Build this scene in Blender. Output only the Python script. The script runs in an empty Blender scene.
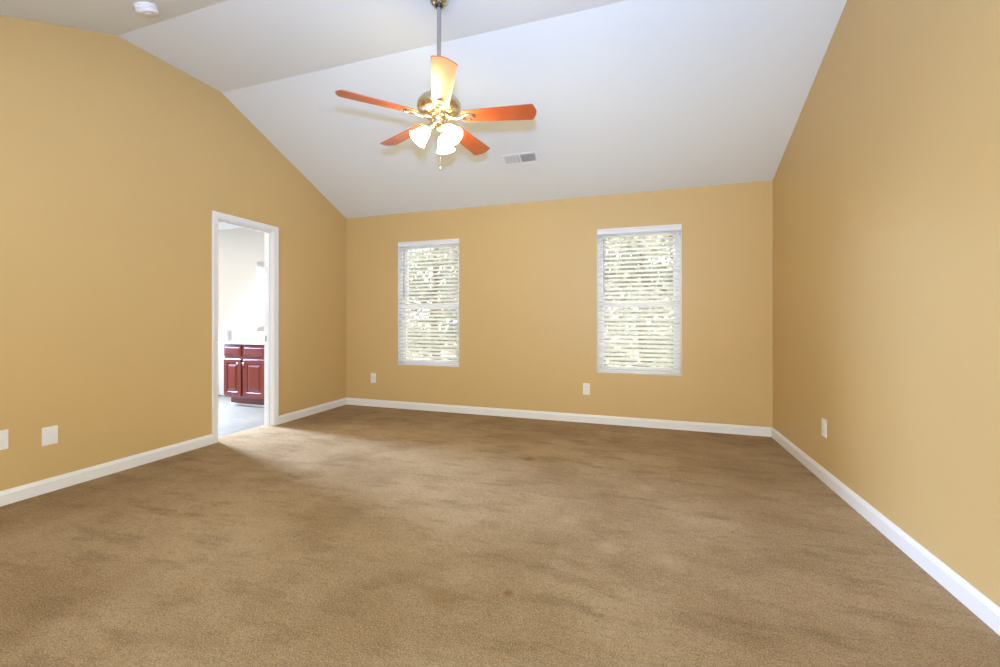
import bpy, bmesh, math, random
from math import sin, cos, pi, radians as R
from mathutils import Vector, Matrix

# ---------------------------------------------------------------- camera, world, lights, exposure
scene = bpy.context.scene
col = scene.collection
XL, XR, YB, YF = -3.62, 1.237, 4.57, -1.6          # bedroom inner faces
EAVE, RIDGE = 2.44, 3.20
CAM_H = 1.12
cam_d = bpy.data.cameras.new('camera')
cam = bpy.data.objects.new('camera', cam_d); col.objects.link(cam)
cam.location = (0, 0, CAM_H); cam.rotation_euler = (R(90), 0, R(18.1))
cam_d.sensor_width = 36; cam_d.lens = 416 / 1000 * 36; cam_d.shift_y = -0.0145
cam_d.clip_start = 0.05; cam_d.clip_end = 200
scene.camera = cam

vs = scene.view_settings
vs.view_transform = 'Standard'; vs.look = 'None'; vs.gamma = 1; vs.use_curve_mapping = False
vs.exposure = 0.24
scene.cycles.max_bounces = 10; scene.cycles.diffuse_bounces = 7; scene.cycles.glossy_bounces = 4
scene.cycles.transparent_max_bounces = 24
scene.cycles.sample_clamp_indirect = 6
scene.cycles.use_denoising = True

world = bpy.data.worlds.new('world'); scene.world = world; world.use_nodes = True
bgn = world.node_tree.nodes['Background']
bgn.inputs['Color'].default_value = (1.0, 0.985, 0.94, 1); bgn.inputs['Strength'].default_value = 6.6

def area(name, loc, target, sx, sy, power, color):
    l = bpy.data.lights.new(name, 'AREA'); l.shape = 'RECTANGLE'; l.size = sx; l.size_y = sy
    l.energy = power; l.color = color
    o = bpy.data.objects.new(name, l); col.objects.link(o); o.location = loc
    o.rotation_euler = (Vector(target) - Vector(loc)).to_track_quat('-Z', 'Y').to_euler()
    return o
FLASH = area('camera_flash', (0.0, 0.0, CAM_H + 0.25), (-2.4, 3.2, 2.45), 0.10, 0.10, 14, (0.45, 0.95, 1.0))
SKYFLASH = area('camera_flash_tilted_up', (0.0, 0.0, CAM_H + 0.25), (-0.8, 1.1, 3.2), 0.10, 0.10, 68, (0.21, 0.42, 1.0)); SKYFLASH.data.spread = R(140)
BATHWIN = area('bathroom_window_daylight', (-6.78, 3.72, 1.53), (-3.6, 3.18, -0.7), 0.60, 1.50, 225, (0.40, 0.58, 0.98)); BATHWIN.data.spread = R(85)
BATHFILL = area('bathroom_fill_light', (-5.0, 2.9, 2.40), (-5.0, 2.9, 0), 0.5, 0.5, 30, (1.0, 0.84, 0.62))  # added warm fill under the ceiling, evens out the blue bathroom daylight

# ---------------------------------------------------------------- helpers
def lin(r, g, b):
    f = lambda c: (c / 255 / 12.92) if c / 255 <= 0.04045 else ((c / 255 + 0.055) / 1.055) ** 2.4
    return (f(r), f(g), f(b), 1)

def mat(name, color, rough=0.6, metal=0.0, coat=0.0, spec=0.5, var=0.0, vscale=8, bump=0.0, bscale=200, bdist=0.001):
    m = bpy.data.materials.new(name); m.use_nodes = True
    nt = m.node_tree; p = nt.nodes['Principled BSDF']
    p.inputs['Base Color'].default_value = color
    p.inputs['Roughness'].default_value = rough; p.inputs['Metallic'].default_value = metal
    p.inputs['Coat Weight'].default_value = coat; p.inputs['Coat Roughness'].default_value = 0.12 if name != 'cherry_blade_wood' else 0.28
    p.inputs['Specular IOR Level'].default_value = spec
    tc = nt.nodes.new('ShaderNodeTexCoord')
    if var > 0:
        n = nt.nodes.new('ShaderNodeTexNoise'); n.inputs['Scale'].default_value = vscale; n.inputs['Detail'].default_value = 4
        mx = nt.nodes.new('ShaderNodeMix'); mx.data_type = 'RGBA'
        mx.inputs[6].default_value = tuple(c * (1 - var) for c in color[:3]) + (1,)
        mx.inputs[7].default_value = tuple(min(1, c * (1 + var)) for c in color[:3]) + (1,)
        nt.links.new(tc.outputs['Object'], n.inputs['Vector']); nt.links.new(n.outputs['Fac'], mx.inputs[0])
        nt.links.new(mx.outputs[2], p.inputs['Base Color'])
    if bump > 0:
        n2 = nt.nodes.new('ShaderNodeTexNoise'); n2.inputs['Scale'].default_value = bscale; n2.inputs['Detail'].default_value = 3
        b = nt.nodes.new('ShaderNodeBump'); b.inputs['Strength'].default_value = bump; b.inputs['Distance'].default_value = bdist
        nt.links.new(tc.outputs['Object'], n2.inputs['Vector']); nt.links.new(n2.outputs['Fac'], b.inputs['Height'])
        nt.links.new(b.outputs['Normal'], p.inputs['Normal'])
    return m

def make_carpet():
    m = bpy.data.materials.new('carpet'); m.use_nodes = True
    nt = m.node_tree; L = nt.links; p = nt.nodes['Principled BSDF']
    p.inputs['Roughness'].default_value = 1.0; p.inputs['Specular IOR Level'].default_value = 0.0
    p.inputs['Sheen Weight'].default_value = 0.12; p.inputs['Sheen Roughness'].default_value = 0.5
    p.inputs['Sheen Tint'].default_value = lin(225, 210, 190)
    tc = nt.nodes.new('ShaderNodeTexCoord')
    def noise(scale, detail, rough=0.6, vec=None):
        n = nt.nodes.new('ShaderNodeTexNoise'); n.inputs['Scale'].default_value = scale
        n.inputs['Detail'].default_value = detail; n.inputs['Roughness'].default_value = rough
        L.new(vec or tc.outputs['Object'], n.inputs['Vector']); return n.outputs['Fac']
    def ramp(fac, a, b):
        r = nt.nodes.new('ShaderNodeMapRange'); r.inputs[1].default_value = a; r.inputs[2].default_value = b
        L.new(fac, r.inputs[0]); return r.outputs[0]
    def mix(f, a, b):
        x = nt.nodes.new('ShaderNodeMix'); x.data_type = 'RGBA'
        if isinstance(f, float): x.inputs[0].default_value = f
        else: L.new(f, x.inputs[0])
        for i, s in ((6, a), (7, b)):
            if isinstance(s, tuple): x.inputs[i].default_value = s
            else: L.new(s, x.inputs[i])
        return x.outputs[2]
    def mul(a, k):
        x = nt.nodes.new('ShaderNodeMath'); x.operation = 'MULTIPLY'; L.new(a, x.inputs[0])
        if isinstance(k, float): x.inputs[1].default_value = k
        else: L.new(k, x.inputs[1])
        return x.outputs[0]
    base, worn, dark = lin(152, 124, 86), lin(181, 154, 117), lin(112, 88, 54)
    wear = ramp(noise(1.1, 6, 0.66), 0.40, 0.62)
    c = mix(wear, base, worn)
    # brushed streaks of the pile
    mp = nt.nodes.new('ShaderNodeMapping'); mp.inputs['Rotation'].default_value = (0, 0, R(-25)); mp.inputs['Scale'].default_value = (1.0, 3.2, 1)
    L.new(tc.outputs['Object'], mp.inputs['Vector'])
    c = mix(mul(ramp(noise(2.6, 7, 0.68, mp.outputs[0]), 0.50, 0.72), 0.7), c, dark)
    c = mix(mul(ramp(noise(38, 4, 0.7), 0.45, 0.72), 0.35), c, dark)
    tuft = noise(175, 4, 0.75)
    c = mix(mul(ramp(tuft, 0.5, 0.66), 0.55), c, lin(82, 60, 34))
    c = mix(mul(ramp(noise(62, 6, 0.8), 0.52, 0.68), 0.5), c, lin(88, 66, 38))
    c = mix(mul(ramp(tuft, 0.48, 0.34), 0.6), c, lin(205, 178, 142))
    # small stains of their own shape
    for (x, y, r0, colr, k) in STAINS:
        s = nt.nodes.new('ShaderNodeVectorMath'); s.operation = 'DISTANCE'; s.inputs[1].default_value = (x, y, 0)
        L.new(tc.outputs['Object'], s.inputs[0])
        nz = noise(14, 3)
        ad = nt.nodes.new('ShaderNodeMath'); ad.operation = 'MULTIPLY_ADD'; ad.inputs[1].default_value = r0 * 1.3
        L.new(nz, ad.inputs[0]); L.new(s.outputs['Value'], ad.inputs[2])
        c = mix(mul(ramp(ad.outputs[0], r0 * 1.65, r0 * 0.75), k), c, colr)
    L.new(c, p.inputs['Base Color'])
    b = nt.nodes.new('ShaderNodeBump'); b.inputs['Strength'].default_value = 0.9; b.inputs['Distance'].default_value = 0.006
    L.new(tuft, b.inputs['Height'])
    b2 = nt.nodes.new('ShaderNodeBump'); b2.inputs['Strength'].default_value = 0.5; b2.inputs['Distance'].default_value = 0.012
    L.new(noise(45, 3), b2.inputs['Height']); L.new(b.outputs[0], b2.inputs['Normal'])
    L.new(b2.outputs[0], p.inputs['Normal'])
    return m
STAINS = [(-0.813, 3.235, 0.07, lin(112, 82, 48), 0.75),
          (-0.497, 1.626, 0.03, lin(120, 76, 34), 0.8),
          (-0.122, 2.129, 0.09, lin(190, 164, 128), 0.38),
          (0.145, 2.064, 0.1, lin(190, 164, 128), 0.38),
          (-0.360, 2.321, 0.07, lin(188, 162, 126), 0.3),
          (0.057, 2.919, 0.08, lin(190, 164, 128), 0.4),
          (0.485, 2.460, 0.012, lin(60, 45, 30), 0.85),
          (-0.336, 2.012, 0.06, lin(188, 162, 126), 0.35),
          (-0.742, 1.502, 0.09, lin(128, 94, 56), 0.5)]

def make_wood(name, c1, c2, rough=0.3, coat=0.6, axis=(2.0, 26, 26)):
    m = mat(name, c1, rough, coat=coat); nt = m.node_tree; p = nt.nodes['Principled BSDF']
    tc = nt.nodes.new('ShaderNodeTexCoord'); mp = nt.nodes.new('ShaderNodeMapping'); mp.inputs['Scale'].default_value = axis
    n = nt.nodes.new('ShaderNodeTexNoise'); n.inputs['Scale'].default_value = 1.0; n.inputs['Detail'].default_value = 6
    mx = nt.nodes.new('ShaderNodeMix'); mx.data_type = 'RGBA'; mx.inputs[6].default_value = c1; mx.inputs[7].default_value = c2
    nt.links.new(tc.outputs['Object'], mp.inputs[0]); nt.links.new(mp.outputs[0], n.inputs['Vector'])
    nt.links.new(n.outputs['Fac'], mx.inputs[0]); nt.links.new(mx.outputs[2], p.inputs['Base Color'])
    return m

def make_tile():
    m = mat('bathroom_tile', lin(222, 222, 222), 0.35); nt = m.node_tree; p = nt.nodes['Principled BSDF']; L = nt.links
    tc = nt.nodes.new('ShaderNodeTexCoord')
    br = nt.nodes.new('ShaderNodeTexBrick'); br.offset = 0; br.inputs['Scale'].default_value = 1
    br.inputs['Brick Width'].default_value = 0.33; br.inputs['Row Height'].default_value = 0.33
    br.inputs['Mortar Size'].default_value = 0.005
    br.inputs['Color1'].default_value = lin(136, 124, 100); br.inputs['Color2'].default_value = lin(126, 118, 99)
    br.inputs['Mortar'].default_value = lin(126, 118, 99)
    n = nt.nodes.new('ShaderNodeTexNoise'); n.inputs['Scale'].default_value = 5; n.inputs['Detail'].default_value = 6
    mp = nt.nodes.new('ShaderNodeMapping'); mp.inputs['Scale'].default_value = (1, 3.5, 1)
    mx = nt.nodes.new('ShaderNodeMix'); mx.data_type = 'RGBA'; mx.blend_type = 'MULTIPLY'; mx.inputs[0].default_value = 0.45
    cr = nt.nodes.new('ShaderNodeMapRange'); cr.inputs[1].default_value = 0.35; cr.inputs[2].default_value = 0.6; cr.inputs[3].default_value = 0.6
    L.new(tc.outputs['Object'], br.inputs['Vector']); L.new(tc.outputs['Object'], mp.inputs[0]); L.new(mp.outputs[0], n.inputs['Vector'])
    L.new(n.outputs['Fac'], cr.inputs[0]); L.new(br.outputs['Color'], mx.inputs[6]); L.new(cr.outputs[0], mx.inputs[7])
    L.new(mx.outputs[2], p.inputs['Base Color'])
    return m

def make_glass():
    m = bpy.data.materials.new('window_glass'); m.use_nodes = True; nt = m.node_tree
    nt.nodes.remove(nt.nodes['Principled BSDF']); out = nt.nodes['Material Output']
    t = nt.nodes.new('ShaderNodeBsdfTransparent'); t.inputs[0].default_value = (0.95, 0.97, 0.96, 1)
    g = nt.nodes.new('ShaderNodeBsdfGlossy'); g.inputs['Roughness'].default_value = 0.02
    f = nt.nodes.new('ShaderNodeFresnel'); f.inputs[0].default_value = 1.3
    mx = nt.nodes.new('ShaderNodeMixShader')
    nt.links.new(f.outputs[0], mx.inputs[0]); nt.links.new(t.outputs[0], mx.inputs[1]); nt.links.new(g.outputs[0], mx.inputs[2])
    nt.links.new(mx.outputs[0], out.inputs[0]); return m

def make_translucent(name, color, tcolor, k, rough=0.5):
    m = mat(name, color, rough); nt = m.node_tree; p = nt.nodes['Principled BSDF']; out = nt.nodes['Material Output']
    t = nt.nodes.new('ShaderNodeBsdfTranslucent'); t.inputs[0].default_value = tcolor
    mx = nt.nodes.new('ShaderNodeMixShader'); mx.inputs[0].default_value = k
    nt.links.new(p.outputs[0], mx.inputs[1]); nt.links.new(t.outputs[0], mx.inputs[2]); nt.links.new(mx.outputs[0], out.inputs[0])
    return m

def make_emit(name, color, strength):
    m = mat(name, (0.9, 0.9, 0.88, 1), 0.4); p = m.node_tree.nodes['Principled BSDF']
    p.inputs['Emission Color'].default_value = color; p.inputs['Emission Strength'].default_value = strength
    return m

M = dict(
    wall=mat('tan_paint', lin(200, 170, 115), 0.45, spec=0.4, var=0.02, vscale=1.5, bump=0.12, bscale=260, bdist=0.001),
    ceil=mat('ceiling_paint', lin(220, 223, 221), 0.9, spec=0.1, bump=0.15, bscale=180, bdist=0.001),
    white=mat('white_trim_paint', lin(226, 225, 222), 0.35, bump=0.03, bscale=60),
    bathwall=mat('bathroom_paint', lin(206, 201, 192), 0.7, bump=0.08, bscale=200),
    plate=mat('white_plastic', lin(228, 226, 222), 0.35, var=0.01),
    slot=mat('dark_slot', lin(110, 106, 98), 0.6, var=0.05),
    vinyl=mat('white_vinyl', lin(232, 234, 238), 0.35, var=0.01),
    slat=make_translucent('blind_slat', lin(248, 248, 247), (1.0, 1.0, 0.99, 1), 0.62, 0.4),
    blindrail=mat('blind_rail', lin(226, 226, 228), 0.4, var=0.01),
    wand=mat('grey_wand', lin(150, 150, 152), 0.3, var=0.02),
    cord=mat('white_cord', lin(232, 232, 230), 0.8, var=0.02),
    glass=make_glass(),
    blade=make_wood('cherry_blade_wood', lin(190, 92, 48), lin(168, 74, 36), 0.42, 1.0, (3, 40, 40)),
    nickel=mat('brushed_nickel', lin(208, 208, 206), 0.22, 1.0, var=0.03, vscale=40),
    brass=mat('polished_brass', lin(218, 204, 172), 0.24, 1.0, var=0.03, vscale=30),
    rod=mat('steel_rod', lin(186, 184, 182), 0.3, 1.0, var=0.02),
    black=mat('black_collar', lin(28, 27, 26), 0.4, var=0.05),
    shade=make_emit('lit_frosted_glass', (1.0, 0.85, 0.42, 1), 46.0),
    bulb=make_emit('lit_bulb', (1.0, 0.85, 0.45, 1), 46.0),
    cherry=make_wood('cherry_cabinet', lin(124, 42, 16), lin(94, 28, 10), 0.34, 0.25, (9, 9, 1.2)),
    counter=mat('beige_counter', lin(226, 218, 202), 0.2, coat=0.4, var=0.03, vscale=60),
    mirror=mat('mirror_glass', (0.95, 0.96, 0.96, 1), 0.01, 1.0, var=0.004),
    chrome=mat('chrome', (0.8, 0.8, 0.82, 1), 0.08, 1.0, var=0.01),
    tile=make_tile(),
    carpet=make_carpet(),
    vent_dark=mat('grey_vent_shade', lin(150, 150, 152), 0.6, var=0.03),
    grass=mat('lawn', lin(140, 140, 118), 1.0, spec=0.0, var=0.25, vscale=3, bump=0.5, bscale=40, bdist=0.05),
    leaf=make_translucent('leaf', lin(144, 142, 132), lin(158, 156, 144), 0.45, 0.5),
    bark=mat('bark', lin(120, 104, 84), 0.9, var=0.2, vscale=12, bump=0.6, bscale=30, bdist=0.02),
)

def addbox(bm, lo, hi, bev=0.0, mi=0, mtx=None, seg=2):
    r = bmesh.ops.create_cube(bm, size=1)
    v = r['verts']; lo = Vector(lo); hi = Vector(hi)
    for x in v: x.co = Vector(((x.co.x + .5) * (hi.x - lo.x) + lo.x, (x.co.y + .5) * (hi.y - lo.y) + lo.y, (x.co.z + .5) * (hi.z - lo.z) + lo.z))
    vs_ = list(v)
    if bev > 0:
        e = list({e for x in v for e in x.link_edges})
        b = bmesh.ops.bevel(bm, geom=e, offset=bev, segments=seg, profile=0.6, affect='EDGES')
        vs_ = list({w for f in b['faces'] for w in f.verts} | {x for x in v if x.is_valid})
    fs = {f for x in vs_ for f in x.link_faces}
    for f in fs: f.material_index = mi
    if mtx is not None: bmesh.ops.transform(bm, matrix=mtx, verts=vs_)
    return vs_

def prism(bm, pts, vec, mi=0):
    """closed polygon pts (3-D) extruded along vec"""
    a = [bm.verts.new(p) for p in pts]; b = [bm.verts.new(Vector(p) + Vector(vec)) for p in pts]
    n = len(pts); fs = [bm.faces.new(a), bm.faces.new(b[::-1])]
    for i in range(n): fs.append(bm.faces.new((a[(i + 1) % n], a[i], b[i], b[(i + 1) % n])))
    for f in fs: f.material_index = mi
    bmesh.ops.recalc_face_normals(bm, faces=fs)
    return a + b

def lathe(bm, prof, n=32, mtx=None, cap=True):
    rings = []; out = []
    for (r, z) in prof:
        if r < 1e-6:
            v = bm.verts.new((0, 0, z)); rings.append([v]); out.append(v)
        else:
            ring = [bm.verts.new((r * cos(2 * pi * i / n), r * sin(2 * pi * i / n), z)) for i in range(n)]
            rings.append(ring); out += ring
    fs = []
    for a, b in zip(rings, rings[1:]):
        if len(a) == 1 and len(b) == 1: continue
        for i in range(n):
            j = (i + 1) % n
            if len(a) == 1: fs.append(bm.faces.new((a[0], b[i], b[j])))
            elif len(b) == 1: fs.append(bm.faces.new((a[i], a[j], b[0])))
            else: fs.append(bm.faces.new((a[i], a[j], b[j], b[i])))
    if cap:
        for rg in (rings[0], rings[-1]):
            if len(rg) > 1: fs.append(bm.faces.new(rg))
    bmesh.ops.recalc_face_normals(bm, faces=fs)
    if mtx is not None: bmesh.ops.transform(bm, matrix=mtx, verts=out)
    return out

def tube(bm, pts, rad, n=10):
    pts = [Vector(p) for p in pts]; rings = []
    rads = rad if isinstance(rad, (list, tuple)) else [rad] * len(pts)
    for i, p in enumerate(pts):
        t = (pts[min(i + 1, len(pts) - 1)] - pts[max(i - 1, 0)]).normalized()
        u = t.orthogonal().normalized() if i == 0 else (u - t * u.dot(t)).normalized()
        w = t.cross(u)
        rings.append([bm.verts.new(p + (u * cos(2 * pi * k / n) + w * sin(2 * pi * k / n)) * rads[i]) for k in range(n)])
    fs = []
    for a, b in zip(rings, rings[1:]):
        for k in range(n): fs.append(bm.faces.new((a[k], a[(k + 1) % n], b[(k + 1) % n], b[k])))
    fs.append(bm.faces.new(rings[0][::-1])); fs.append(bm.faces.new(rings[-1]))
    bmesh.ops.recalc_face_normals(bm, faces=fs)

def obj(name, bm, mats, parent=None, smooth=35):
    me = bpy.data.meshes.new(name); bm.normal_update(); bm.to_mesh(me); bm.free()
    for m in (mats if isinstance(mats, (list, tuple)) else [mats]): me.materials.append(m)
    if smooth:
        for p in me.polygons: p.use_smooth = True
        me.set_sharp_from_angle(angle=R(smooth))
    o = bpy.data.objects.new(name, me); col.objects.link(o)
    if parent: o.parent = parent
    return o
def B(): return bmesh.new()
def tag(o, label, cat, group=None, kind=None):
    o['label'] = label; o['category'] = cat
    if group: o['group'] = group
    if kind: o['kind'] = kind
    return o
def thing(name, label, cat, loc=(0, 0, 0), rot=(0, 0, 0), group=None, kind=None):
    o = bpy.data.objects.new(name, None); col.objects.link(o); o.empty_display_size = 0.1
    o.location = loc; o.rotation_euler = rot
    return tag(o, label, cat, group, kind)
def copy_tree(o, parent=None):
    c = o.copy(); col.objects.link(c); c.parent = parent
    for ch in list(o.children): copy_tree(ch, c)
    return c

# ---------------------------------------------------------------- the setting
WT = 0.115                                   # inner wall thickness
DY0, DY1, DH = 2.805, 3.410, 2.035           # doorway in the left wall (finished opening)
BXL, BYF = -6.6, 1.6                         # bathroom extents
WINS = [(-2.842, -2.008), (-0.398, 0.440)]; WZ0, WZ1 = 0.545, 2.082
BWY0, BWY1, BWZ0, BWZ1 = 3.42, 4.02, 0.76, 2.30

bm = B(); addbox(bm, (XL - WT - 0.012, YF, -0.12), (XR, YB, 0.0))
tag(obj('floor', bm, M['carpet'], smooth=0), 'tan wall-to-wall carpet, worn and blotchy, covering the bedroom floor', 'floor', kind='structure')
bm = B(); addbox(bm, (BXL, BYF, -0.12), (XL - WT - 0.012, YB, -0.004))
tag(obj('floor_bathroom', bm, M['tile'], smooth=0), 'pale grey tile floor of the bathroom beyond the doorway', 'floor', kind='structure')

# ceiling: one folded slab (flat - slope - flat ridge strip - slope)
PROF = [(YF, EAVE), (0.29, EAVE), (2.03, RIDGE), (2.84, RIDGE), (YB, EAVE)]
bm = B(); T = 0.12
prism(bm, [(XL, y, z) for y, z in PROF] + [(XL, y, z + T) for y, z in PROF[::-1]], (XR - XL, 0, 0))
tag(obj('ceiling', bm, M['ceil'], smooth=0), 'white vaulted ceiling with a flat strip along its top', 'ceiling', kind='structure')
bm = B(); addbox(bm, (BXL, BYF, EAVE), (XL - WT, YB, EAVE + T))
tag(obj('ceiling_bathroom', bm, M['ceil'], smooth=0), 'flat white bathroom ceiling seen through the top of the doorway', 'ceiling', kind='structure')

# left wall with doorway notch; tan inside, white on the bathroom side
j = 0.018
pts = [(YF, -0.12), (DY0 - j, -0.12), (DY0 - j, DH + j), (DY1 + j, DH + j), (DY1 + j, -0.12), (YB, -0.12), (YB, EAVE + T), (2.84, RIDGE + T), (2.03, RIDGE + T), (0.29, EAVE + T), (YF, EAVE + T)]
bm = B(); prism(bm, [(XL - WT, y, z) for y, z in pts], (WT, 0, 0))
bm.normal_update()
for f in bm.faces:
    if f.normal.x < -0.5: f.material_index = 1
bmesh.ops.triangulate(bm, faces=[f for f in bm.faces if len(f.verts) > 4])
tag(obj('wall_left', bm, [M['wall'], M['bathwall']], smooth=0), 'tan left bedroom wall holding the doorway to the bathroom', 'wall', kind='structure')
ptsR = [(YF, -0.12), (YB, -0.12), (YB, EAVE + T), (2.84, RIDGE + T), (2.03, RIDGE + T), (0.29, EAVE + T), (YF, EAVE + T)]
bm = B(); prism(bm, [(XR, y, z) for y, z in ptsR], (0.12, 0, 0)); bmesh.ops.triangulate(bm, faces=[f for f in bm.faces if len(f.verts) > 4])
tag(obj('wall_right', bm, M['wall'], smooth=0), 'tan right bedroom wall, plain but for one outlet', 'wall', kind='structure')

def holed_wall(axis, fixed0, fixed1, a0, a1, z0, z1, holes):
    """wall slab with rectangular holes, built from boxes; axis 'x' runs along x"""
    bm = B(); xs = sorted({a0, a1} | {h[0] for h in holes} | {h[1] for h in holes})
    for s, e in zip(xs, xs[1:]):
        zs = [(z0, z1)]
        for h in holes:
            if h[0] < e - 1e-6 and h[1] > s + 1e-6: zs = [(z0, h[2]), (h[3], z1)]
        for p, q in zs:
            if q - p < 1e-6: continue
            if axis == 'x': addbox(bm, (s, fixed0, p), (e, fixed1, q))
            else: addbox(bm, (fixed0, s, p), (fixed1, e, q))
    bmesh.ops.remove_doubles(bm, verts=bm.verts, dist=1e-5)
    seen = {}
    for f in list(bm.faces):                           # drop the inner faces between neighbouring boxes
        k = tuple(round(c, 4) for c in f.calc_center_median())
        seen.setdefault(k, []).append(f)
    dele = [f for fs in seen.values() if len(fs) > 1 for f in fs]
    if dele: bmesh.ops.delete(bm, geom=dele, context='FACES')
    bmesh.ops.recalc_face_normals(bm, faces=bm.faces)
    return bm
bm = holed_wall('x', YB, YB + 0.15, XL - WT, XR + 0.12, -0.12, EAVE + T, [(a, b, WZ0, WZ1) for a, b in WINS])
tag(obj('wall_back', bm, M['wall'], smooth=0), 'tan back bedroom wall with the two windows', 'wall', kind='structure')
FW0, FW1 = -1.95, 1.1  # opening added in the unseen wall to let in fill daylight
bm = holed_wall('x', YF - 0.12, YF, XL - WT, XR + 0.12, -0.12, EAVE + T, [(FW0, FW1, 0.12, 2.3)])
tag(obj('wall_front', bm, M['wall'], smooth=0), 'tan wall behind the viewer with a wide opening added for fill daylight', 'wall', kind='structure')
bm = B(); addbox(bm, (BXL - 0.12, YB, -0.12), (XL - WT, YB + 0.15, EAVE + T))
tag(obj('wall_bathroom_back', bm, M['bathwall'], smooth=0), 'white bathroom wall behind the vanity', 'wall', kind='structure')
bm = holed_wall('y', BXL - 0.12, BXL, BYF - 0.12, YB, -0.12, EAVE + T, [(BWY0, BWY1, BWZ0, BWZ1)])
tag(obj('wall_bathroom_left', bm, M['bathwall'], smooth=0), 'white far side wall of the bathroom', 'wall', kind='structure')
bm = B(); addbox(bm, (BXL, BYF - 0.12, -0.12), (XL - WT, BYF, EAVE + T))
tag(obj('wall_bathroom_front', bm, M['bathwall'], smooth=0), 'white near wall of the bathroom', 'wall', kind='structure')
# low ledge wall in the bathroom
bm = B(); addbox(bm, (BXL, YB - 0.035, 0.0), (-5.675, YB, 0.93)); addbox(bm, (BXL, YB - 0.045, 0.93), (-5.665, YB, 0.96), 0.004)
tag(obj('trim_3', bm, M['white'], smooth=30), 'low white ledge on the wall left of the bathroom vanity', 'ledge', kind='structure')

# baseboards: profile with a sloped cap, mitred at the corners
BT, BH = 0.015, 0.088
BPROF = [(0, 0), (BT, 0), (BT, BH - 0.022), (BT * 0.62, BH - 0.012), (BT * 0.45, BH - 0.003), (BT * 0.2, BH), (0, BH)]
def baseboard(name, p0, p1, inward, m0, m1, label):
    p0, p1, w = Vector(p0), Vector(p1), Vector(inward); d = (p1 - p0).normalized(); bm = B()
    a = [bm.verts.new(p0 + w * t + d * (t * m0) + Vector((0, 0, z))) for t, z in BPROF]
    b = [bm.verts.new(p1 + w * t - d * (t * m1) + Vector((0, 0, z))) for t, z in BPROF]
    n = len(a); bm.faces.new(a); bm.faces.new(b[::-1])
    for i in range(n): bm.faces.new((a[(i + 1) % n], a[i], b[i], b[(i + 1) % n]))
    bmesh.ops.recalc_face_normals(bm, faces=bm.faces)
    return tag(obj(name, bm, M['white'], smooth=25), label, 'baseboard', kind='structure')
CW = 0.058                                     # casing width
baseboard('baseboard_left', (XL, YF, 0), (XL, DY0 - CW, 0), (1, 0, 0), 1, 0, 'white baseboard along the left wall before the doorway')
baseboard('baseboard_left_corner', (XL, DY1 + CW, 0), (XL, YB, 0), (1, 0, 0), 0, 1, 'short white baseboard between the doorway and the back corner')
baseboard('baseboard_back', (XL, YB, 0), (XR, YB, 0), (0, -1, 0), 1, 1, 'white baseboard below the two windows')
baseboard('baseboard_right', (XR, YB, 0), (XR, YF, 0), (-1, 0, 0), 1, 1, 'white baseboard along the right wall')
baseboard('baseboard_bathroom', (-5.665, YB, -0.004), (-5.13, YB, -0.004), (0, -1, 0), 0, 0, 'short white bathroom baseboard left of the vanity')

# doorway: jamb, casing, strike plate
d1 = thing('door_1', 'white cased doorway in the left wall leading to the bathroom', 'doorway', (XL, (DY0 + DY1) / 2, 0), kind='structure')
def local(o, bm):                              # world-space bmesh -> local to an unrotated parent
    bmesh.ops.translate(bm, verts=bm.verts, vec=-Vector(o.location)); return bm
bm = B(); x0, x1 = XL - WT - 0.001, XL + 0.001
for lo, hi in (((x0, DY0 - j, 0), (x1, DY0, DH + j)), ((x0, DY1, 0), (x1, DY1 + j, DH + j)), ((x0, DY0, DH), (x1, DY1, DH + j))): addbox(bm, lo, hi)
# door stop
xs0, xs1 = XL - 0.075, XL - 0.04
for lo, hi in (((xs0, DY0, 0), (xs1, DY0 + 0.011, DH)), ((xs0, DY1 - 0.011, 0), (xs1, DY1, DH)), ((xs0, DY0, DH - 0.011), (xs1, DY1, DH))): addbox(bm, lo, hi, 0.002)
obj('jamb', local(d1, bm), M['white'], d1, 30)
CP = [(0.005, 0), (0.005, 0.010), (0.014, 0.013), (0.022, 0.011), (0.045, 0.017), (CW - 0.004, 0.018), (CW, 0.015), (CW, 0)]
def casing(side):
    bm = B(); s = 1 if side > 0 else -1; xb = XL if side > 0 else XL - WT
    secs = [lambda r, t: (xb + s * t, DY0 - r, 0.0), lambda r, t: (xb + s * t, DY0 - r, DH + r), lambda r, t: (xb + s * t, DY1 + r, DH + r), lambda r, t: (xb + s * t, DY1 + r, 0.0)]
    rings = [[bm.verts.new(f(r, t)) for r, t in CP] for f in secs]; n = len(CP)
    for a, b in zip(rings, rings[1:]):
        for i in range(n): bm.faces.new((a[(i + 1) % n], a[i], b[i], b[(i + 1) % n]))
    bm.faces.new(rings[0]); bm.faces.new(rings[-1][::-1]); bmesh.ops.recalc_face_normals(bm, faces=bm.faces)
    return bm
obj('casing', local(d1, casing(1)), M['white'], d1, 25)
obj('casing', local(d1, casing(-1)), M['white'], d1, 25)
bm = B(); addbox(bm, (XL - 0.107, DY1 - 0.0025, 0.885), (XL - 0.083, DY1, 0.945), 0.001); addbox(bm, (XL - 0.100, DY1 - 0.0032, 0.90), (XL - 0.090, DY1 - 0.002, 0.93))
sp = obj('strike_plate', local(d1, bm), M['nickel'], d1); sp['label'] = 'small nickel strike plate'

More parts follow.
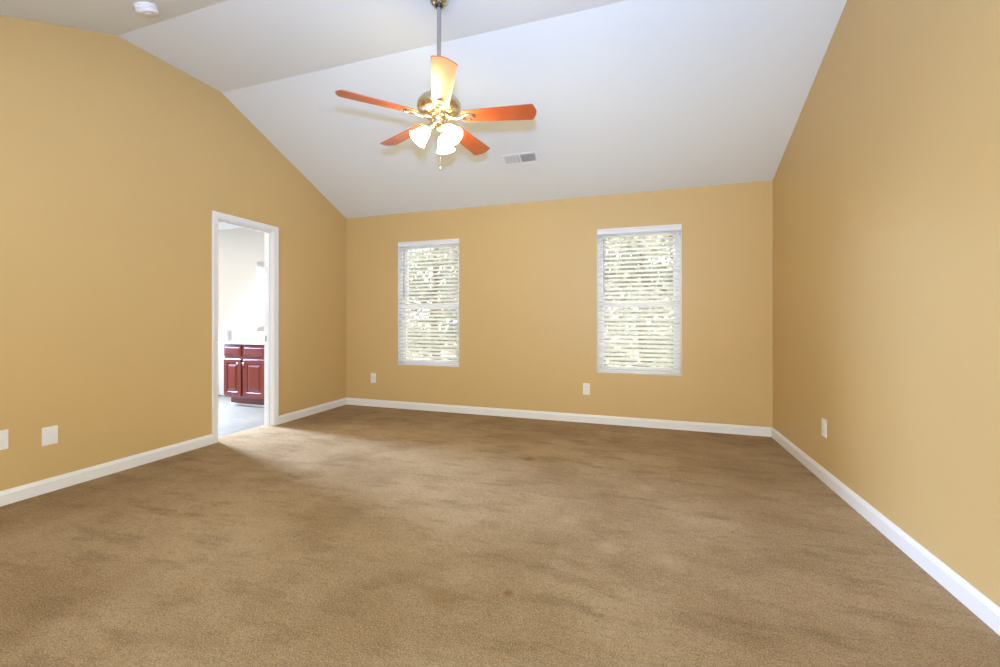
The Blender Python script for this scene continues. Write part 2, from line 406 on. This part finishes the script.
# ---------------------------------------------------------------- windows and blinds
def window(i, xa, xb, label):
    w = thing('window_%d' % i, label, 'window', ((xa + xb) / 2, YB + 0.08, WZ0), kind='structure')
    W = xb - xa; H = WZ1 - WZ0; hw = W / 2
    bm = B(); f = 0.032                        # vinyl main frame, depth 0.07
    addbox(bm, (-hw, 0, 0), (-hw + f, 0.07, H)); addbox(bm, (hw - f, 0, 0), (hw, 0.07, H))
    addbox(bm, (-hw + f, 0, 0), (hw - f, 0.07, f)); addbox(bm, (-hw + f, 0, H - f), (hw - f, 0.07, H))
    obj('window_frame', bm, M['vinyl'], w, 30)
    bm = B(); l = 0.004                       # thin white liner of the reveal, from the wall face to the frame
    addbox(bm, (-hw, -0.079, 0), (-hw + l, 0, H)); addbox(bm, (hw - l, -0.079, 0), (hw, 0, H))
    addbox(bm, (-hw + l, -0.079, H - l), (hw - l, 0, H)); addbox(bm, (-hw + l, -0.079, 0), (hw - l, 0, l))
    obj('reveal_liner', bm, M['white'], w, 0)
    mid = 1.285 - WZ0
    def sash(z0, z1, y0, y1, nm):
        bm = B(); a, b, s = -hw + f + 0.001, hw - f - 0.001, 0.036
        addbox(bm, (a, y0, z0), (a + s, y1, z1), 0.003); addbox(bm, (b - s, y0, z0), (b, y1, z1), 0.003)
        addbox(bm, (a + s, y0, z0), (b - s, y1, z0 + s), 0.003); addbox(bm, (a + s, y0, z1 - s), (b - s, y1, z1), 0.003)
        so = obj('sash', bm, M['vinyl'], w, 30)
        bm = B(); addbox(bm, (a + s - .004, (y0 + y1) / 2 - 0.002, z0 + s - .004), (b - s + .004, (y0 + y1) / 2 + 0.002, z1 - s + .004))
        obj('pane', bm, M['glass'], so, 0); return so
    s1 = sash(f, mid + 0.02, 0.006, 0.032, 'lower'); sash(mid - 0.02, H - f, 0.036, 0.062, 'upper')
    bm = B(); addbox(bm, (-0.03, -0.008, mid + 0.004), (0.03, 0.008, mid + 0.018), 0.003); obj('sash_lock', bm, M['vinyl'], s1)
window(1, *WINS[0], 'left white sash window with a leafy view behind its blind')
window(2, *WINS[1], 'right white sash window with a leafy view behind its blind')

def blind(xa, xb, label, wand_x, cord_x):
    b = thing('window_blind', label, 'window blind', ((xa + xb) / 2, YB + 0.03, WZ1), group='window blinds on the back wall')
    hw = (xb - xa) / 2 - 0.009; H = WZ1 - WZ0
    bm = B(); addbox(bm, (-hw, -0.020, -0.048), (hw, 0.028, -0.003), 0.002); obj('headrail', bm, M['blindrail'], b)
    bm = B()                                    # valance with a moulded face
    pr = [(-0.022, -0.064), (-0.033, -0.061), (-0.036, -0.052), (-0.031, -0.046), (-0.031, -0.024), (-0.038, -0.016), (-0.038, -0.003), (-0.022, -0.003)]
    prism(bm, [(-hw - 0.003, y, z) for y, z in pr], (2 * hw + 0.006, 0, 0)); obj('valance', bm, M['blindrail'], b, 25)
    bm = B(); ph = R(31); n = 31; pitch = (H - 0.062 - 0.035) / n
    ca, sa = cos(ph), sin(ph)
    for k in range(n):
        zc = -0.066 - pitch * (k + 0.4); P = []
        for t in (-1, -0.5, 0, 0.5, 1):         # slightly crowned slat, room edge down
            u = t * 0.025; bul = 0.0022 * (1 - t * t)
            P.append((u * ca - bul * sa, u * sa + bul * ca))
        th = 0.0026
        Q = [(y + th * sa, z - th * ca) for y, z in P[::-1]]
        prism(bm, [(-hw + 0.002, y, zc + z) for y, z in P + Q], (2 * hw - 0.004, 0, 0))
    obj('slats', bm, M['slat'], b, 40)
    bm = B(); addbox(bm, (-hw + 0.002, -0.025, -H + 0.006), (hw - 0.002, 0.025, -H + 0.024), 0.004); obj('bottom_rail', bm, M['blindrail'], b)
    for f_ in (-0.68, 0.0, 0.68):
        bm = B(); x = hw * f_
        for y in (-0.0265, 0.0265): tube(bm, [(x, y, -0.055), (x, y, -H + 0.02)], 0.0009, 6)
        obj('ladder_cord', bm, M['cord'], b)
    bm = B(); wx = wand_x - (xa + xb) / 2
    tube(bm, [(wx, -0.036, -0.09), (wx, -0.038, -0.13)], 0.002, 8); tube(bm, [(wx, -0.038, -0.12), (wx, -0.040, -0.70)], 0.0048, 6)
    wo = obj('tilt_wand', bm, M['wand'], b); wo['label'] = 'grey hanging tilt wand'
    bm = B(); cx = cord_x - (xa + xb) / 2
    for dx in (-0.004, 0.004): tube(bm, [(cx + dx, -0.036, -0.085), (cx + dx * 1.5, -0.037, -0.42)], 0.0011, 6)
    lathe(bm, [(0.0, 0), (0.004, -0.002), (0.007, -0.03), (0.0, -0.034)], 12, Matrix.Translation((cx, -0.037, -0.415)))
    obj('lift_cord', bm, M['cord'], b)
blind(*WINS[0], 'white slatted blind in the left window, nearer the doorway', -2.752, -2.12)
blind(*WINS[1], 'white slatted blind in the right window, nearer the right wall', -0.325, 0.315)

# ---------------------------------------------------------------- plates, switch, outlets
def outlet(name, label, loc, rz, kind, group):
    o = thing(name, label, 'wall plate' if kind == 'blank' else ('light switch' if kind == 'switch' else 'electrical outlet'), loc, (0, 0, rz), group)
    w, h = (0.039, 0.059) if kind == 'blank' else (0.037, 0.062)
    bm = B(); addbox(bm, (-w, -0.006, -h), (w, 0, h), 0.003, seg=3); obj('cover_plate', bm, M['plate'], o)
    if kind == 'blank':
        bm = B(); addbox(bm, (-0.0165, -0.0078, -0.033), (0.0165, -0.0055, 0.033), 0.001); obj('insert', bm, M['plate'], o)
    elif kind == 'outlet':
        for s in (-1, 1):
            bm = B(); lathe(bm, [(0.0165, 0), (0.0165, 0.0022), (0.0155, 0.003), (0, 0.003)], 28, Matrix.Translation((0, -0.0055, s * 0.0195)) @ Matrix.Rotation(R(90), 4, 'X'))
            rc = obj('receptacle', bm, M['plate'], o)
            bm = B()
            for dx in (-0.006, 0.006): addbox(bm, (dx - 0.001, -0.0089, s * 0.0195 - 0.001), (dx + 0.001, -0.0084, s * 0.0195 + 0.007))
            lathe(bm, [(0.0022, 0), (0.0022, 0.0005)], 12, Matrix.Translation((0, -0.0084, s * 0.0195 - 0.006)) @ Matrix.Rotation(R(90), 4, 'X'))
            so = obj('slots', bm, M['slot'], rc, 0); so['label'] = 'dark plug slots'
    else:
        bm = B(); addbox(bm, (-0.0165, -0.009, -0.033), (0.0165, -0.0055, 0.033), 0.002, mtx=Matrix.Rotation(R(4), 4, 'X')); obj('rocker', bm, M['plate'], o)
    for s in ((-1, 1) if kind != 'outlet' else (0,)):
        bm = B(); lathe(bm, [(0.003, 0), (0.0028, 0.0008), (0, 0.001)], 12, Matrix.Translation((0, -0.0057, s * 0.048)) @ Matrix.Rotation(R(90), 4, 'X'))
        obj('screw', bm, M['plate'], o)
    return o
g = 'bedroom outlets'
outlet('wall_outlet', 'white outlet near the back left corner, left of the left window', (-3.202, YB, 0.363), 0, 'outlet', g)
outlet('wall_outlet', 'white outlet on the back wall between the windows, by the right window', (-0.509, YB, 0.363), 0, 'outlet', g)
outlet('wall_outlet', 'white outlet low on the right wall above its baseboard', (XR, 3.422, 0.369), R(-90), 'outlet', g)
outlet('wall_plate', 'white wall plate on the left wall, the one closer to the doorway', (XL, 1.660, 0.363), R(90), 'blank', 'wall plates on the left wall')
outlet('wall_plate', 'white wall plate on the left wall cut by the photo edge, farther from the doorway', (XL, 1.432, 0.3935), R(90), 'blank', 'wall plates on the left wall')
outlet('light_switch', 'white switch plate on the bathroom wall above the vanity', (-5.433, YB, 1.172), 0, 'switch', None)

# ---------------------------------------------------------------- ceiling fan
FX, FY = -1.208, 2.43
fan = thing('ceiling_fan', 'ceiling fan with five cherry wood blades and a lit lamp cluster', 'ceiling fan', (FX, FY, RIDGE))
bm = B(); lathe(bm, [(0.068, 0.0), (0.068, -0.010), (0.064, -0.020), (0.060, -0.035), (0.046, -0.052), (0.027, -0.060), (0.0, -0.060)], 40)
cn = obj('canopy', bm, M['nickel'], fan)
bm = B(); lathe(bm, [(0.0, -0.058), (0.022, -0.058), (0.024, -0.064), (0.018, -0.072), (0.0, -0.072)], 28); ho = obj('hanger_ball', bm, M['black'], cn); ho['label'] = 'black ball collar where the rod enters'
bm = B(); tube(bm, [(0, 0, -0.070), (0, 0, -0.660)], 0.0135, 20); obj('downrod', bm, M['rod'], fan)
bm = B(); lathe(bm, [(0, -0.605), (0.022, -0.605), (0.024, -0.628), (0.034, -0.638), (0.060, -0.645), (0.095, -0.654), (0.122, -0.669), (0.137, -0.689), (0.141, -0.710), (0.138, -0.726), (0.128, -0.742), (0.108, -0.758), (0.084, -0.768), (0, -0.768)], 56)
mh = obj('motor_housing', bm, M['brass'], fan, 40); mh['label'] = 'round polished brass motor housing'
bm = B(); lathe(bm, [(0, -0.767), (0.074, -0.767), (0.076, -0.772), (0.076, -0.784), (0.066, -0.788), (0, -0.788)], 40); obj('flywheel', bm, M['brass'], fan)
bm = B(); lathe(bm, [(0, -0.787), (0.050, -0.787), (0.056, -0.791), (0.057, -0.806), (0.053, -0.813), (0.056, -0.822), (0.052, -0.836), (0.034, -0.848), (0.016, -0.853), (0.010, -0.862), (0.0, -0.864)], 40)
obj('switch_housing', bm, M['brass'], fan, 40)
ZB = -0.780; PITCH = R(12.5)
def blade_mesh():
    bm = B(); r0, r1 = 0.150, 0.627
    def half(r): return 0.050 + 0.020 * (r - r0) / (r1 - r0)
    out = [(r0, half(r0) * 0.80), (r0 + 0.02, half(r0 + .02))]
    out += [(r, half(r)) for r in (0.28, 0.38, 0.48, 0.57)] + [(r1 - 0.030, half(r1)), (r1 - 0.020, half(r1) * 0.90), (r1 - 0.003, half(r1) * 0.32), (r1, half(r1) * 0.15)]
    pts = [(x, y, -0.0028) for x, y in out] + [(x, -y, -0.0028) for x, y in out[::-1]]
    prism(bm, pts, (0, 0, 0.0056)); return bm
def iron_mesh():
    bm = B()
    tube(bm, [(0.060, 0, -0.002), (0.085, 0, -0.010), (0.115, 0, -0.014), (0.150, 0, -0.012)], [0.010, 0.008, 0.0075, 0.007], 10)
    for s in (-1, 1):                             # open loop of the bracket under the blade root
        tube(bm, [(0.145, 0, -0.012), (0.160, s * 0.014, -0.010), (0.185, s * 0.021, -0.0085), (0.212, s * 0.019, -0.008), (0.230, s * 0.006, -0.008), (0.233, 0, -0.008)], [0.006, 0.006, 0.0055, 0.0055, 0.006, 0.006], 8)
        lathe(bm, [(0.007, 0), (0.006, -0.003), (0, -0.004)], 12, Matrix.Translation((0.205, s * 0.020, -0.011)))
    lathe(bm, [(0.007, 0), (0.006, -0.003), (0, -0.004)], 12, Matrix.Translation((0.230, 0, -0.012)))
    return bm
for k in range(5):
    a = R(-61 + 72 * k)
    bo = obj('blade', blade_mesh(), M['blade'], fan, 30)
    bo.matrix_local = Matrix.Translation((0, 0, ZB)) @ Matrix.Rotation(a, 4, 'Z') @ Matrix.Rotation(-PITCH, 4, 'X')
    io = obj('blade_bracket', iron_mesh(), M['nickel'], bo, 40); io['label'] = 'pale metal blade bracket'
# light kit
for k in range(3):
    a = R(97 + 120 * k); c, s = cos(a), sin(a)
    P = lambda r, z: (r * c, r * s, z)
    bm = B(); tube(bm, [P(0.030, -0.836), P(0.048, -0.842), P(0.062, -0.852), P(0.070, -0.862)], [0.012, 0.010, 0.010, 0.012], 12)
    axis = Vector((c * 0.66, s * 0.66, -0.75)).normalized(); o0 = Vector(P(0.068, -0.858))
    mx = Matrix.Translation(o0) @ axis.to_track_quat('Z', 'X').to_matrix().to_4x4()
    lathe(bm, [(0, -0.004), (0.020, -0.004), (0.023, 0.002), (0.023, 0.016), (0, 0.016)], 24, mx)
    ao = obj('lamp_arm', bm, M['nickel'], fan, 40)
    bm = B()
    outer = [(0.022, 0.012), (0.028, 0.017), (0.036, 0.032), (0.042, 0.052), (0.047, 0.074), (0.053, 0.094), (0.062, 0.108)]
    inner = [(r - 0.003, z + 0.001) for r, z in outer[::-1]]
    lathe(bm, outer + inner + [(0.019, 0.012)], 36, mx, cap=False)
    so = obj('lamp_shade', bm, M['shade'], fan, 60); so['label'] = 'glowing frosted bell glass shade'
    bm = B(); lathe(bm, [(0, 0.016), (0.012, 0.018), (0.014, 0.035), (0.026, 0.060), (0.028, 0.074), (0.020, 0.090), (0, 0.096)], 24, mx); obj('bulb', bm, M['bulb'], so, 60)
bm = B()
for i in range(46): lathe(bm, [(0, 0.0022), (0.0016, 0.0011), (0.0016, -0.0011), (0, -0.0022)], 6, Matrix.Translation((0.012, -0.004, -0.864 - i * 0.0052)))
tube(bm, [(0.012, -0.004, -0.845), (0.012, -0.004, -1.100)], 0.0006, 5)
pc = obj('pull_chain', bm, M['nickel'], fan)
bm = B(); lathe(bm, [(0, -1.100), (0.004, -1.104), (0.0065, -1.116), (0.005, -1.126), (0, -1.129)], 14, Matrix.Translation((0.012, -0.004, 0))); obj('pull_knob', bm, M['rod'], pc)

# ---------------------------------------------------------------- smoke detector and register on the sloped ceiling
SL = math.atan((RIDGE - EAVE) / 1.73)
sy = 1.80; sz = EAVE + (sy - 0.29) * (RIDGE - EAVE) / 1.74
sd = thing('smoke_detector', 'round white smoke detector on the ceiling near the left wall', 'smoke detector', (-2.945, sy, sz), (SL, 0, 0)); sd.scale = (0.92, 0.92, 0.92)
bm = B(); lathe(bm, [(0.070, 0), (0.072, -0.004), (0.070, -0.010), (0, -0.010)], 40); obj('mounting_base', bm, M['plate'], sd)
bm = B(); lathe(bm, [(0, -0.009), (0.066, -0.009), (0.066, -0.024), (0.062, -0.027), (0.062, -0.031), (0.066, -0.034), (0.062, -0.044), (0.050, -0.049), (0.018, -0.050), (0.017, -0.053), (0, -0.053)], 40); obj('sensor_body', bm, M['plate'], sd, 30)
bm = B()
for k in range(20):
    a = 2 * pi * k / 20; addbox(bm, (0.060, -0.004, -0.032), (0.0655, 0.004, -0.0265), mtx=Matrix.Rotation(a, 4, 'Z'))
obj('vent_slots', bm, M['blindrail'], sd, 0)

vy = 3.965; vz = RIDGE - (vy - 2.84) * (RIDGE - EAVE) / 1.73
cv = thing('ceiling_vent', 'white two-way air register on the sloped ceiling by the fan', 'air vent', (-1.088, vy, vz), (-SL, 0, 0))
hw, hh = 0.172, 0.068
bm = B()
for lo, hi in (((-hw, -hh, -0.006), (hw, -hh + 0.020, 0)), ((-hw, hh - 0.020, -0.006), (hw, hh, 0)), ((-hw, -hh + 0.02, -0.006), (-hw + 0.018, hh - 0.02, 0)), ((hw - 0.018, -hh + 0.02, -0.006), (hw, hh - 0.02, 0)), ((-0.009, -hh + 0.02, -0.006), (0.009, hh - 0.02, 0))): addbox(bm, lo, hi, 0.0015)
obj('vent_frame', bm, M['white'], cv)
bm = B(); addbox(bm, (-hw + 0.015, -hh + 0.017, -0.0012), (hw - 0.015, hh - 0.017, -0.0006)); bk = obj('duct_shade_sheet', bm, M['vent_dark'], cv, 0); bk['label'] = 'grey sheet with painted shade behind the louvres'  # flat sheet, the duct's shade put into its grey colour
for s in (-1, 1):
    bm = B(); n = 13
    for k in range(n):
        x = s * (0.014 + (k + 0.5) * 0.140 / n)
        addbox(bm, (-0.0062, -hh + 0.02, -0.0005), (0.0062, hh - 0.02, 0.0005), mtx=Matrix.Translation((x, 0, -0.0052)) @ Matrix.Rotation(s * R(52), 4, 'Y'))
    obj('louvre_bank', bm, M['white'], cv, 0)

# ---------------------------------------------------------------- bathroom vanity
VX0, VX1, VF, VB = -5.113, XL - WT - 0.002, 4.05, YB - 0.002
va = thing('bathroom_vanity', 'dark cherry vanity cabinet with raised panel doors in the bathroom', 'vanity cabinet', ((VX0 + VX1) / 2, (VF + VB) / 2, 0))
bm = B(); addbox(bm, (VX0, VF, 0.105), (VX1, VB, 0.795), 0.002); obj('carcass', local(va, bm), M['cherry'], va)
bm = B(); addbox(bm, (VX0 + 0.035, VF + 0.065, -0.003), (VX1, VB, 0.105)); addbox(bm, (VX0 + 0.035, VF + 0.052, -0.003), (VX1, VF + 0.065, 0.02), 0.004, mi=1); obj('toe_kick', local(va, bm), [M['cherry'], M['white']], va)
def panel(x0, x1, z0, z1, raised):
    """door or drawer front as concentric rectangles: (inset, depth from the carcass face)"""
    bm = B()
    if raised: L_ = [(0, 0.0005), (0, 0.016), (0.004, 0.020), (0.050, 0.020), (0.056, 0.012), (0.064, 0.010), (0.068, 0.010), (0.096, 0.0195), (0.098, 0.0195)]
    else: L_ = [(0, 0.0005), (0, 0.012), (0.004, 0.014), (0.016, 0.014), (0.030, 0.021), (0.032, 0.021)]
    rings = [[bm.verts.new(p) for p in ((x0 + a, VF - d, z0 + a), (x1 - a, VF - d, z0 + a), (x1 - a, VF - d, z1 - a), (x0 + a, VF - d, z1 - a))] for a, d in L_]
    for p, q in zip(rings, rings[1:]):
        for i in range(4): bm.faces.new((p[i], p[(i + 1) % 4], q[(i + 1) % 4], q[i]))
    bm.faces.new(rings[0][::-1]); bm.faces.new(rings[-1]); bmesh.ops.recalc_face_normals(bm, faces=bm.faces)
    return bm
spans = [(-5.105, -4.815), (-4.772, -4.425), (-4.385, -4.085), (-4.055, -3.765)]
for i, (a, b) in enumerate(spans):
    obj('drawer_front', local(va, panel(a, b, 0.640, 0.775, False)), M['cherry'], va, 0)
    do = obj('door', local(va, panel(a, b, 0.130, 0.605, True)), M['cherry'], va, 0)
    kx = b - 0.028 if i % 2 == 0 else a + 0.028
    bm = B(); lathe(bm, [(0.005, 0), (0.005, 0.010), (0.014, 0.016), (0.015, 0.022), (0.010, 0.026), (0, 0.027)], 20, Matrix.Translation((kx, VF - 0.020, 0.548)) @ Matrix.Rotation(R(90), 4, 'X'))
    ko = obj('knob', local(va, bm), M['nickel'], do); ko['label'] = 'round nickel knob'
vt = thing('vanity_top', 'pale beige vanity top with backsplash on the cherry cabinet', 'countertop', ((VX0 + VX1) / 2, (VF + VB) / 2, 0.796))
bm = B(); addbox(bm, (VX0 - 0.065, VF - 0.035, 0.796), (VX1, VB, 0.824), 0.006); obj('slab', local(vt, bm), M['counter'], vt)
bm = B(); addbox(bm, (VX0 - 0.065, VB - 0.02, 0.8245), (VX1, VB, 0.915), 0.004); obj('backsplash', local(vt, bm), M['counter'], vt)
bm = B(); lathe(bm, [(0.20, 0), (0.205, 0.006), (0.19, 0.010), (0.165, 0.006), (0.15, 0.0045), (0, 0.002)], 36, Matrix.Translation((-4.42, 4.29, 0.8245)) @ Matrix.Diagonal((1, 0.8, 1, 1))); obj('basin_rim', local(vt, bm), M['white'], vt, 50)
bm = B(); addbox(bm, (-0.08, -0.025, 0), (0.08, 0.025, 0.012), 0.005)
tube(bm, [(0, 0, 0.01), (0, 0, 0.07), (0, -0.03, 0.10), (0, -0.08, 0.105), (0, -0.11, 0.09)], [0.014, 0.012, 0.011, 0.010, 0.010], 12)
fa = thing('faucet', 'small chrome faucet on the vanity top', 'faucet', (-4.42, 4.49, 0.8245))
obj('spout', bm, M['chrome'], fa, 40)
for s in (-1, 1):
    bm = B(); lathe(bm, [(0.016, 0), (0.014, 0.02), (0.019, 0.03), (0.017, 0.048), (0, 0.05)], 16, Matrix.Translation((s * 0.06, 0, 0.011))); obj('handle', bm, M['chrome'], fa, 40)
bm = B(); addbox(bm, (-5.146, YB - 0.006, 0.949), (-3.80, YB, 1.934), 0.0015)
tag(obj('wall_mirror', bm, M['mirror']), 'frameless wall mirror above the bathroom vanity', 'mirror')

# bathroom window frame (its daylight falls through the doorway)
bm = B(); a = 0.045
for lo, hi in (((BXL - 0.10, BWY0, BWZ0), (BXL - 0.04, BWY0 + a, BWZ1)), ((BXL - 0.10, BWY1 - a, BWZ0), (BXL - 0.04, BWY1, BWZ1)), ((BXL - 0.10, BWY0 + a, BWZ0), (BXL - 0.04, BWY1 - a, BWZ0 + a)), ((BXL - 0.10, BWY0 + a, BWZ1 - a), (BXL - 0.04, BWY1 - a, BWZ1))): addbox(bm, lo, hi)
tag(obj('window_3', bm, M['vinyl'], smooth=0), 'bathroom side window', 'window', kind='structure')

bm = B(); a = 0.05; n_ = 3  # frame for the opening added behind the camera
for lo, hi in [((FW0, 0.12), (FW0 + a, 2.3)), ((FW1 - a, 0.12), (FW1, 2.3)), ((FW0 + a, 0.12), (FW1 - a, 0.12 + a)), ((FW0 + a, 2.3 - a), (FW1 - a, 2.3))] + [((FW0 + (FW1 - FW0) * k / n_ - 0.02, 0.12 + a), (FW0 + (FW1 - FW0) * k / n_ + 0.02, 2.3 - a)) for k in (1, 2)]:
    addbox(bm, (lo[0], YF - 0.09, lo[1]), (hi[0], YF - 0.03, hi[1]))
tag(obj('window_4', bm, M['vinyl'], smooth=0), 'wide window frame behind the viewer, added for fill daylight', 'window', kind='structure')

# ---------------------------------------------------------------- outside
bm = B(); addbox(bm, (-30, YB + 0.15, -0.62), (25, 45, -0.5))
tag(obj('ground', bm, M['grass'], smooth=0), 'pale lawn outside the windows', 'lawn', kind='structure')
def tree(label, loc, seed, rx, rz, nleaf):
    rnd = random.Random(seed)
    t = thing('leafy_tree', label, 'tree', loc, (0, 0, 0), 'trees outside the windows')
    bm = B(); br = []
    tube(bm, [(0, 0, -0.02), (0.05, 0, 0.7), (-0.03, 0.04, 1.6), (0.04, 0, 2.6), (0, 0, 3.6)], [0.16, 0.12, 0.10, 0.07, 0.03], 10)
    for k in range(26):
        z = 0.5 + 3.0 * k / 26; a = k * 2.4 + rnd.random() * .5; l = rx * (0.55 + 0.4 * rnd.random()) * (1 - 0.35 * (z / 3.6))
        e = Vector((cos(a) * l, sin(a) * l, z + 0.1 + 0.7 * rnd.random())); s = Vector((0, 0, z)); m_ = (s + e) / 2 + Vector((0, 0, -0.06))
        tube(bm, [s, m_, e], [0.035, 0.022, 0.008], 6); br += [(s, e)]
    obj('trunk', bm, M['bark'], t, 60)
    bm = B()
    cl = []
    for s, e in br:
        for q in range(3): cl.append((s.lerp(e, 0.45 + 0.28 * q), 0.26 + 0.2 * rnd.random()))
    for k in range(nleaf):
        c, rr = cl[rnd.randrange(len(cl))]
        p = c + Vector((rnd.gauss(0, 1), rnd.gauss(0, 1), rnd.gauss(0, .8))) * rr * 0.72
        if p.z < 0.1: continue
        d = Vector((rnd.gauss(0, 1), rnd.gauss(0, 1), rnd.gauss(0, .6))).normalized(); u = d.orthogonal().normalized(); w = d.cross(u)
        l = 0.055 + 0.04 * rnd.random(); b_ = l * 0.42
        v = [bm.verts.new(p - u * l), bm.verts.new(p + w * b_ + d * .006), bm.verts.new(p + u * l), bm.verts.new(p - w * b_ + d * .006)]
        bm.faces.new(v)
    obj('foliage', bm, M['leaf'], t, 0)
tree('pale leafy tree outside, seen through the left window blind', (-4.75, 9.3, -0.5), 5, 2.6, 3.8, 10500)
tree('pale leafy tree outside, seen through the right window blind', (0.15, 9.0, -0.5), 9, 2.5, 3.8, 10500)
